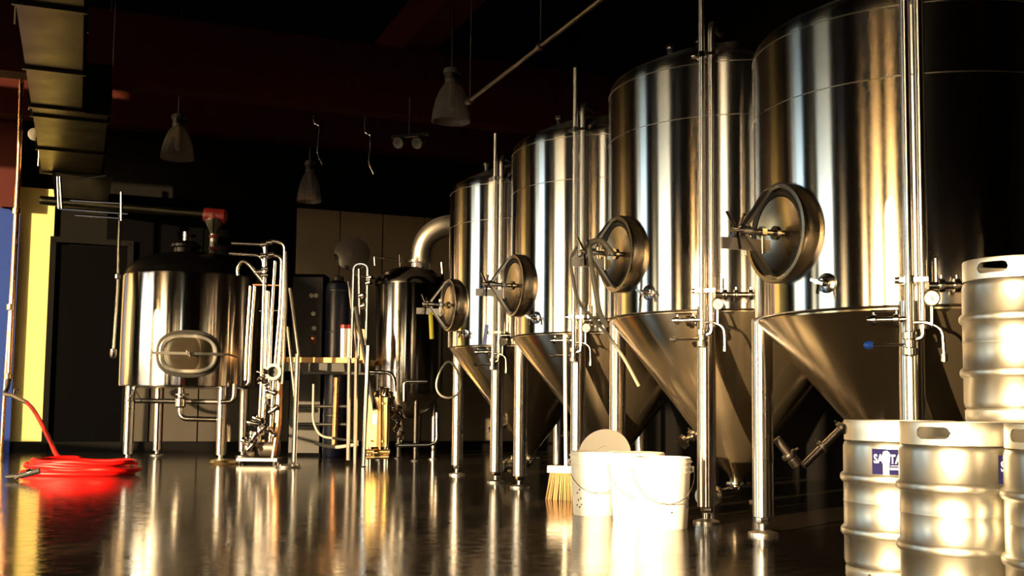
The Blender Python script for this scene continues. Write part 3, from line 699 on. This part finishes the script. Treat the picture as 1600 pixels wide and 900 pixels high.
# white tub with red lid on the deck
bp_ = P(541, 553, DP + .2); bp_.z = zd - .002
wt = thing('detergent_tub', 'tall white tub with a red lid on the wooden deck', 'tub', bp_)
at(lambda m: m.lathe([(0, 0), (.058, 0), (.062, .01), (.066, .32), (.06, .335), (0, .335)], bp_, Z, 28), 'body', 'white_plastic', wt)
at(lambda m: m.lathe([(.068, .325), (.070, .335), (.070, .362), (.064, .37), (0, .37)], bp_, Z, 28), 'lid', 'red', wt)
bx_ = P(561, 553, DP + .28); bx_.z = zd - .002
cbx = thing('cardboard_box', 'upright brown cardboard box beside the white tub', 'box', bx_)
at(lambda m: m.box(bx_ + Z * .16, .13, .12, .32, (1, 0, 0), (0, 1, 0)), 'carton', plain('cardboard', (.34, .2, .11), .8, noise=.15), cbx, smooth=0)
at(lambda m: (m.box(bx_ + Z * .324 - Vector((.034, 0, 0)), .06, .12, .006, (1, 0, .12), (0, 1, 0)), m.box(bx_ + Z * .324 + Vector((.034, 0, 0)), .06, .12, .006, (1, 0, -.12), (0, 1, 0))), 'flap', plain('cardboard_flap', (.38, .23, .13), .8), cbx, smooth=0)

# ------------------------------------------------------------------ kettle
DK = 12.9
kc = P(638, 600, DK); R = .405; O = Vector((kc.x, kc.y, 0)); zb, zt_ = P(638, 610, DK - .4).z, P(638, 440, DK - .4).z
K = thing('brew_kettle', 'narrow steel brew kettle with a curved chimney pipe', 'tank', O)
at(lambda m: m.lathe([(0, zb - .32), (.10, zb - .31), (R * .55, zb - .24), (R * .85, zb - .12), (R, zb), (R, zt_ - .02), (R - .015, zt_)], O, Z, 80), 'body', 'tank', K, smooth=50)
at(lambda m: m.lathe([(R + .01, zt_ - .01), (R + .012, zt_ + .03), (R - .03, zt_ + .09), (R * .7, zt_ + .17), (R * .3, zt_ + .21), (0, zt_ + .215)], O, Z, 64), 'dome', 'dome', K, smooth=50)
ck = P(657, 412, DK)
at(lambda m: (m.tube(bend([ck - Z * .1, ck + Z * .08, P(664, 372, DK), P(690, 353, DK), P(760, 350, DK + .1)], .3, 10), .125, 28), m.lathe([(.125, -.02), (.15, -.015), (.15, .015), (.125, .02)], ck + Z * .02, Z, 28)), 'chimney_pipe', 'satin', K)
at(lambda m: m.tube([P(693, 446, DK), P(690, 410, DK)], .014, 8), 'dome_pin', 'pipe', K)
at(lambda m: m.tube([P(626, 417, DK - .1), P(625, 398, DK - .1)], .018, 8), 'dome_pin', 'pipe', K)
at(lambda m: m.tube(bend([P(586, 415, DK), P(585, 400, DK), P(590, 402, DK), P(626, 408, DK)], .03), .012, 8), 'dome_rail', 'pipe', K)
for n in range(4):
    a = .4 + n * pi / 2; p = pol((O.x, O.y), R * .8, a)
    lg = at(lambda m: m.lathe([(0, .0), (.06, .0), (.06, .012), (.03, .02), (.03, zb - .05)], p, Z, 20), 'leg', 'dull', K)
# raised hatch lid, seen as a dark disc
lc = P(550, 396, 12.1); ax = Vector((.15, -1, .25)).normalized()
KL = thing('hatch_lid', 'dark round hatch lid held up on an arm above the platform', 'lid', lc)
at(lambda m: m.lathe([(0, .045), (.10, .035), (.17, .012), (.198, 0), (.198, -.02), (0, -.02)], lc, ax, 48), 'disc', 'dome', KL)
at(lambda m: m.tube([lc + Vector((.03, .03, -.18)), P(556, 430, 12.2), P(588, 436, 12.7)], .014, 8), 'lid_arm', 'dull', KL)
for pts in ([(575, 581), (615, 582), (618, 612)], [(632, 628), (632, 597), (640, 596), (668, 596)], [(683, 645), (683, 690), (672, 695), (618, 696)], [(612, 640), (626, 642), (628, 690)]):
    at(lambda m: m.tube(bend([P(x, y, 12.0) for x, y in pts], .1), .022, 12), 'kettle_pipe', 'pipe', K)

# ------------------------------------------------------------------ plate heat exchanger
DH = 11.3
hp = G(588, 728); O = Vector((hp.x, hp.y, 0))
ht = thing('plate_heat_exchanger', 'golden plate heat exchanger lit by the sun below the platform', 'heat exchanger', O)
w_ = .215; zl, zh = P(588, 698, hp.y).z, P(588, 621, hp.y).z
hm = steel('gold_plate', (.80, .56, .20), .45, 0, 0, .06)
at(lambda m: m.box(O + Vector((-.005, -.02, (zl + zh) / 2)), w_, .03, zh - zl, (1, 0, 0), (0, 1, 0)), 'front_plate', hm, ht, smooth=0)
for k in range(9):
    at(lambda m: m.box(O + Vector((0, .02 + .02 * k, (zl + zh) / 2)), w_ - .03, .013, zh - zl - .04, (1, 0, 0), (0, 1, 0)), 'plate', 'satin', ht, smooth=0)
at(lambda m: m.box(O + Vector((-.005, .22, (zl + zh) / 2)), w_, .03, zh - zl, (1, 0, 0), (0, 1, 0)), 'back_plate', hm, ht, smooth=0)
for dx in (-.06, .06):
    for z in (zl + .06, zh - .06):
        at(lambda m: m.tube([O + Vector((dx, -.07, z)), O + Vector((dx, .27, z))], .010, 8), 'tie_bolt', 'brass', ht)
at(lambda m: m.box(O + Vector((-.02, -.037, (zl + zh) / 2 + .03)), .05, .004, .10, (1, 0, 0), (0, 1, 0)), 'name_plate', 'label_white', ht, smooth=0)
at(lambda m: m.tube(bend([O + Vector((.035, -.06, zh + .02)), O + Vector((.045, -.07, zl - .03))], .02), .012, 10), 'side_pipe', 'copper', ht)
at(lambda m: (m.tube(bend([O + Vector((-.12, -.03, zl - .05)), O + Vector((.14, -.03, zl - .05))], .02), .026, 12), m.tube([O + Vector((-.11, -.03, zl - .11)), O + Vector((.13, -.03, zl - .10))], .022, 12), m.lathe([(.03, -.03), (.045, -.02), (.045, .02), (.03, .03)], O + Vector((.0, -.03, zl - .06)), (1, 0, 0), 14)), 'manifold', 'brass', ht)
for dx in (-.09, .09):
    for dy in (0, .2):
        at(lambda m: m.cyl(O + Vector((dx, dy, 0)), O + Vector((dx, dy, zl + .02)), .016, 10), 'leg', 'satin', ht)
for k, (dx, dz) in enumerate(((-.08, .05), (-.03, .03), (.03, .07), (.08, .06), (.12, .02), (.14, -.03))):
    p = O + Vector((dx, .05, zh + dz)); at(lambda m: m.lathe([(.0, -.045), (.03, -.04), (.022, 0), (.03, .04), (0, .045)], p, (.3, -.4, 1), 10), 'fitting', 'pipe', ht)
for k, (x, y) in enumerate(((622, 640), (624, 655), (620, 668), (627, 680), (618, 650))):
    at(lambda m: m.lathe([(.0, -.05), (.035, -.04), (.025, 0), (.035, .04), (0, .05)], P(x, y, hp.y + .2), (.5, -.3, .8), 10), 'valve', 'pipe', ht)

# ------------------------------------------------------------------ dark equipment behind the platform
cc = P(477, 700, 13.6); O = Vector((cc.x, 13.7, 0)); zt_ = P(477, 428, 13.5).z
cb = thing('control_cabinet', 'tall black control cabinet behind the platform', 'cabinet', O)
at(lambda m: m.box(O + Z * zt_ / 2, .40, .38, zt_, (1, 0, 0), (0, 1, 0)), 'case', 'cabinet', cb, smooth=0)
at(lambda m: m.box(O + Vector((0, -.198, zt_ / 2)), .37, .02, zt_ - .08, (1, 0, 0), (0, 1, 0)), 'cabinet_door', 'black', cb, smooth=0)
for (x, y, mt_) in ((487, 462, 'label_white'), (494, 462, 'label_white'), (490, 490, 'satin'), (491, 513, 'label_white'), (490, 528, 'copper'), (491, 534, 'red')):
    at(lambda m: m.lathe([(0, .0), (.028, .0), (.028, .02), (0, .024)], P(x, y, 13.488), (0, -1, 0), 14), 'switch', mt_, cb)
cc = P(520, 700, 13.2); O = Vector((cc.x, 13.3, 0))
dz = P(520, 436, 13.3).z
dt_ = thing('blue_tank', 'dark blue upright plastic tank behind the platform', 'tank', O)
at(lambda m: m.lathe([(0, 0), (.13, 0), (.14, .02), (.14, dz - .12), (.125, dz - .06), (.07, dz - .02), (0, dz - .02)], O, Z, 40), 'body', plain('navy_plastic', (.004, .006, .025), .35), dt_)
at(lambda m: [m.lathe([(.138, -.015), (.146, -.01), (.146, .01), (.138, .015)], O + Z * z, Z, 40) for z in (.5, 1.0, 1.5, 2.0)], 'hoop', plain('navy_hoop', (.005, .007, .03), .4), dt_)
at(lambda m: m.lathe([(.07, 0), (.07, .05), (.06, .06), (0, .06)], O + Z * (dz - .03), Z, 24), 'cap', 'black', dt_)

# ------------------------------------------------------------------ red hose and its tap
tp = P(12, 608, 12.3)
cpipe = thing('copper_water_pipe', 'copper water pipe with a tap at the left edge', 'pipe', Vector((P(22, 600, 12.6).x, 12.6, 0)))
at(lambda m: m.tube([P(37, 0, 12.6), P(30, 250, 12.6), P(22, 420, 12.6), P(14, 596, 12.6)], .030, 14), 'riser', 'copper', cpipe)
at(lambda m: m.tube([P(29, 240, 12.75), P(19, 440, 12.75), P(6, 640, 12.75), P(2, 715, 12.75)], .022, 12), 'second_riser', 'copper', cpipe)
for (x, y) in ((13, 588), (17, 480), (26, 330)):
    at(lambda m: m.lathe([(.03, -.04), (.045, -.03), (.045, .03), (.03, .04)], P(x, y, 12.6), Z, 14), 'pipe_coupling', 'brass', cpipe)
at(lambda m: (m.tube(bend([P(14, 590, 12.6), P(12, 606, 12.5), P(6, 616, 12.4), P(20, 618, 12.2), P(42, 629, 11.9)], .06), .024, 12), m.tube([P(22, 617, 12.2), P(23, 608, 12.2)], .012, 8), m.tube([P(18, 607, 12.2), P(29, 609, 12.2)], .012, 8)), 'tap', 'dull', cpipe)
h0 = P(42, 629, 11.9)
cc = G(126, 741); cc.z = 0
hs = thing('garden_hose', 'bright red hose coiled on the floor', 'hose', cc)
pts = [h0, P(52, 640, 11.4), P(66, 664, 10.8), P(80, 693, 10.3), P(94, 716, 9.95)]
rx0, ry0 = .46, .30
nl = 6; steps = 40
last = None
for k in range(nl * steps + 1):
    a = 2 * pi * k / steps; L = k / steps
    g = 1 - .055 * ((L * 1.7) % 3) ; wob = .02 * sin(3.1 * L + 1.3) 
    z = .122 - .02 * L + .006 * sin(5 * a + L)
    p = cc + Vector((rx0 * g * cos(a + 1.9) + wob + .05 * sin(L * 2.2), ry0 * g * sin(a + 1.9) + wob, max(.02, z)))
    pts.append(p)
sm = [pts[0]]
# smooth the approach of the hose to the coil
A_ = pts[:5]; B_ = pts[5:]
def cat(p0, p1, p2, p3, t):
    return .5 * ((2 * p1) + (p2 - p0) * t + (2 * p0 - 5 * p1 + 4 * p2 - p3) * t * t + (3 * p1 - p0 - 3 * p2 + p3) * t ** 3)
full = A_ + B_[::2]; sm = []
for i in range(len(full) - 1):
    p0, p1, p2, p3 = full[max(i - 1, 0)], full[i], full[i + 1], full[min(i + 2, len(full) - 1)]
    for j in range(4): sm.append(cat(p0, p1, p2, p3, j / 4))
sm.append(full[-1])
at(lambda m: m.tube(sm, .021, 12), 'hose_line', 'hose', hs)
nz = G(38, 741, .05)
at(lambda m: (m.tube([nz + Vector((.12, .0, .03)), nz + Vector((-.02, -.02, -.01))], .025, 12), m.tube([nz + Vector((-.02, -.02, -.01)), nz + Vector((-.13, -.03, -.02))], .017, 10), m.tube([nz + Vector((0, -.02, 0)), nz + Vector((-.06, -.03, -.035))], .012, 8)), 'nozzle', 'rubber', hs)
at(lambda m: m.cyl(nz + Vector((.03, -.01, .012)), nz + Vector((.065, -.006, .022)), .027, 14), 'coupling', 'pipe', hs)

# left edge: blue post and red column
def wall_v(x):
    t_ = (x - 800) / F; d_ = UB / (U.y + U.x * t_); return d_ * (V.x * t_ + V.y)
ve = wall_v(17); zt_ = 3.0
bd = struct(at(lambda m: m.box(UV(UB - .04, ve - .45, zt_ / 2), .06, .90, zt_, U, V), 'door_2', 'blue', None, smooth=0), 'blue painted door at the far left edge', 'door')
at(lambda m: m.box(UV(UB - .05, ve + .02, zt_ / 2), .06, .04, zt_, U, V), 'edge_trim', 'blue', bd, smooth=0)
rcv = ve - .16
rc_ = thing('red_column', 'dark red steel column above the blue door', 'column', UV(UB - .12, rcv, zt_))
at(lambda m: (m.box(UV(UB - .20, rcv, (zt_ + HC) / 2), .012, .30, HC - zt_, U, V), m.box(UV(UB - .03, rcv, (zt_ + HC) / 2), .012, .30, HC - zt_, U, V), m.box(UV(UB - .115, rcv, (zt_ + HC) / 2), .16, .014, HC - zt_, U, V)), 'steel_section', 'column_red', rc_, smooth=0)
wl = P(54, 210, 13.0)
wlt = thing('wall_lamp', 'small pale round lamp beside the air duct', 'lamp', wl)
at(lambda m: m.lathe([(0, -.06), (.05, -.05), (.075, -.01), (.075, .02), (.05, .05), (0, .06)], wl, (.3, -1, 0), 24), 'globe', 'white_plastic', wlt)
at(lambda m: m.tube([wl + Vector((0, .05, .03)), UV(UB + .02, V.dot(wl) , wl.z + .03)], .02, 10), 'arm', 'dull', wlt)

# ------------------------------------------------------------------ air duct
zd_ = 3.35
pA, pB = G(24, 2, zd_), G(131, 8, zd_)
vA, vB = V.dot(pA), V.dot(pB)
uN, uM, uE = U.dot(pA) - 3.5, U.dot(G(60, 165, zd_)), U.dot(G(70, 268, zd_))
vC = V.dot(G(163, 230, zd_))
ad = thing('air_duct', 'galvanised rectangular air duct running along the ceiling', 'duct', UV((uN + uE) / 2, vA, zd_))
us = [uN, uN + 1.75, U.dot(pA), U.dot(G(42, 104, zd_)), uM]
for a, b_ in zip(us[:-1], us[1:]):
    if b_ - a > .05: at(lambda m: m.box(UV((a + b_) / 2, (vA + vB) / 2, zd_ + .22), b_ - a - .004, vB - vA, .44, U, V), 'duct_section', 'galv', ad, smooth=0)
u2 = uM
for a, b_ in ((uM, uM + .35), (uM + .35, (uM + uE) / 2 + .25), ((uM + uE) / 2 + .25, uE)):
    at(lambda m: m.box(UV((a + b_) / 2, (vA + vC) / 2, zd_ + .22), b_ - a - .004, vC - vA, .44, U, V), 'duct_section', 'galv', ad, smooth=0)
for u in us[1:] :
    at(lambda m: m.box(UV(u, (vA + vB) / 2, zd_ + .22), .035, vB - vA + .05, .49, U, V), 'flange', 'galv', ad, smooth=0)
for u in (uM + .03, uM + .35, (uM + uE) / 2 + .25, uE):
    at(lambda m: m.box(UV(u, (vA + vC) / 2, zd_ + .22), .035, vC - vA + .05, .49, U, V), 'flange', 'galv', ad, smooth=0)
# hanging diffuser at its end
g0 = UV(uE - .25, 0, 0)
mb = MB(); vm, hw = (vA + vC) / 2 + .12, .34
r1 = [UV(uE - .05, vm - hw, zd_), UV(uE - .05, vm + hw, zd_), UV(uE + .55, vm + hw, zd_), UV(uE + .55, vm - hw, zd_)]
r2 = [UV(uE + .0, vm - hw + .04, zd_ - .30), UV(uE + .0, vm + hw - .04, zd_ - .30), UV(uE + .50, vm + hw - .04, zd_ - .30), UV(uE + .5, vm - hw + .04, zd_ - .30)]
mb.quad_strip([r1, r2]); mb.f.append((4, 5, 6, 7)); mb.f.append((3, 2, 1, 0))
mb.build('diffuser_box', 'galv', ad, smooth=0)
at(lambda m: [m.box(UV(uE - .02 + .006 * k, vm, zd_ - .05 - .055 * k), .02, 2 * hw - .08, .014, U, V) for k in range(5)], 'diffuser_louvre', 'galv', ad, smooth=0)
for u in (uN + 1, us[2] + .5, uM + .2, uE - .3):
    for v_ in (vA - .03, (vB if u < uM else vC) + .03):
        at(lambda m: m.tube([UV(u, v_, zd_ + .0), UV(u, v_, HC)], .006, 6), 'hanger_rod', 'satin', ad)

# ------------------------------------------------------------------ pendant lamps, conduit
def pendant(x, y, d, label, r=.20):
    b0 = P(x, y, d)
    t = thing('pendant_lamp', label, 'lamp', b0, 'high pendant lamps')
    at(lambda m: m.lathe([(r, 0), (r * .98, .03), (r * .93, .11), (r * .80, .22), (r * .62, .31), (r * .40, .38), (r * .30, .40), (r * .29, .395), (r * .60, .30), (r * .78, .215), (r * .91, .105), (r * .965, .0)], b0, Z, 40), 'glass_shade', 'glass', t)
    for k in range(16):
        a = 2 * pi * k / 16; at(lambda m: m.tube([b0 + Vector((r * q * 1.004 * cos(a), r * q * 1.004 * sin(a), h)) for q, h in ((1, .0), (.93, .11), (.8, .22), (.62, .31), (.4, .38))], .0035, 5), 'shade_rib', 'glass', t)
    at(lambda m: m.lathe([(0, .385), (r * .36, .385), (r * .36, .43), (r * .30, .435)], b0, Z, 28), 'socket', 'lamp_grey', t)
    at(lambda m: m.lathe([(0, .43), (r * .36, .43), (r * .38, .49), (0, .49)], b0, Z, 28), 'ballast', 'black', t)
    at(lambda m: m.lathe([(0, .485), (r * .44, .49), (r * .44, .525), (r * .38, .545), (0, .55)], b0, Z, 28), 'ballast_cap', 'lamp_grey', t)
    at(lambda m: m.lathe([(0, .10), (r * .18, .13), (r * .2, .2), (r * .14, .3), (r * .14, .39)], b0, Z, 16), 'bulb', 'dial', t)
    at(lambda m: m.tube([b0 + Z * .54, Vector((b0.x, b0.y, HC))], .012, 8), 'stem', 'black', t)
    return t
pendant(705, 190, 11.0, 'clear glass pendant lamp nearest the fermenters')
pendant(277, 248, 13.3, 'dim pendant lamp high above the mash tun')
pendant(483, 315, 14.5, 'small dim pendant lamp by the back wall', .16)
cd = thing('ceiling_conduit', 'thin steel conduit running along the ceiling above the fermenters', 'pipe', P(860, 60, 8.4))
zc_ = P(860, 60, 8.4).z; vq = V.dot(P(860, 60, 8.4)); uq = U.dot(P(860, 60, 8.4))
at(lambda m: m.tube([UV(uq - 5, vq, zc_), UV(uq + 2.0, vq, zc_)], .022, 12), 'tube', 'dull', cd)
for k in (-3, -1, .2, 1.9):
    at(lambda m: (m.lathe([(.024, -.03), (.036, -.03), (.036, .03), (.024, .03)], UV(uq + k, vq, zc_), U, 12), m.tube([UV(uq + k, vq, zc_), UV(uq + k, vq, HC - .06)], .006, 6)), 'conduit_clamp', 'dull', cd)
for (x, y, dl) in ((497, 200, 'left one of two thin hooked pipes hanging under the timber beam'), (577, 215, 'right one of two thin hooked pipes hanging under the timber beam')):
    q = P(x, y, 12.3)
    hk = thing('hanging_hook', dl, 'hook', q, 'hooks hanging from the roof beam')
    at(lambda m: m.tube(bend([Vector((q.x - .05, q.y, 3.90)), q + Vector((-.05, 0, .05)), q + Vector((.02, 0, .03)), q - Z * .3, q + Vector((.06, 0, -.42))], .05), .012, 8), 'rod', 'pipe', hk)
sp_ = P(640, 222, 11.6)
sl = thing('track_spotlight', 'small twin spotlight fixed below the ceiling beam', 'lamp', sp_)
at(lambda m: m.tube([sp_ + Z * .08, Vector((sp_.x, sp_.y, 3.92))], .014, 8), 'stem', 'black', sl)
at(lambda m: m.box(sp_ + Z * .07, .40, .05, .03, (1, 0, .1), (0, 1, 0)), 'track', 'black', sl, smooth=0)
for dx in (-.1, .1):
    at(lambda m: m.lathe([(0, -.10), (.035, -.09), (.04, .03), (.06, .06), (.05, .06), (0, .03)], sp_ + Vector((dx, 0, .0)), (-.3, -.8, -.4), 20), 'spot_head', 'lamp_grey', sl)

# pale hose looped over the third tank's hatch
t, q, e, ts, mw, n_, s_ = TK[2]
h = thing('transfer_hose', 'pale grey hose draped over the hatch screw of a fermenter', 'hose', mw + n_ * .2)
at(lambda m: m.tube(bend([mw + n_ * .10 - Z * .02 + s_ * .09, mw + n_ * .16 + Z * .075 + s_ * .05, mw + n_ * .23 + Z * .055 + s_ * .02, mw + n_ * .22 - Z * .1 + s_ * .05, mw + n_ * .17 - Z * .36 + s_ * .05, mw + n_ * .12 - Z * .44 + s_ * .05], .09), .016, 12), 'hose_line', 'cord', h)
at(lambda m: m.tube(bend([mw + n_ * .28 + Z * .03 - s_ * .03, mw + n_ * .33 - Z * .05 - s_ * .02, mw + n_ * .29 - Z * .3, mw + n_ * .17 - Z * .40, mw + n_ * .02 - Z * .58 + s_ * .03, mw - n_ * .10 - Z * .78 + s_ * .03], .12), .010, 10), 'thin_line', 'cord', h)
t, q, e, ts, mw, n_, s_ = TK[0]
lp = thing('hose_loop', 'thin pale hose loop hanging below the farthest fermenter hatch', 'hose', P(702, 560, 9.5))
c0 = P(701, 597, 9.5)
at(lambda m: m.tube([c0 + Vector((.10 * sin(a) * (1 - .35 * cos(a)), 0, .155 * cos(a) + .02)) for a in [2 * pi * k / 28 for k in range(29)]], .009, 8), 'hose_line', 'cord', lp)
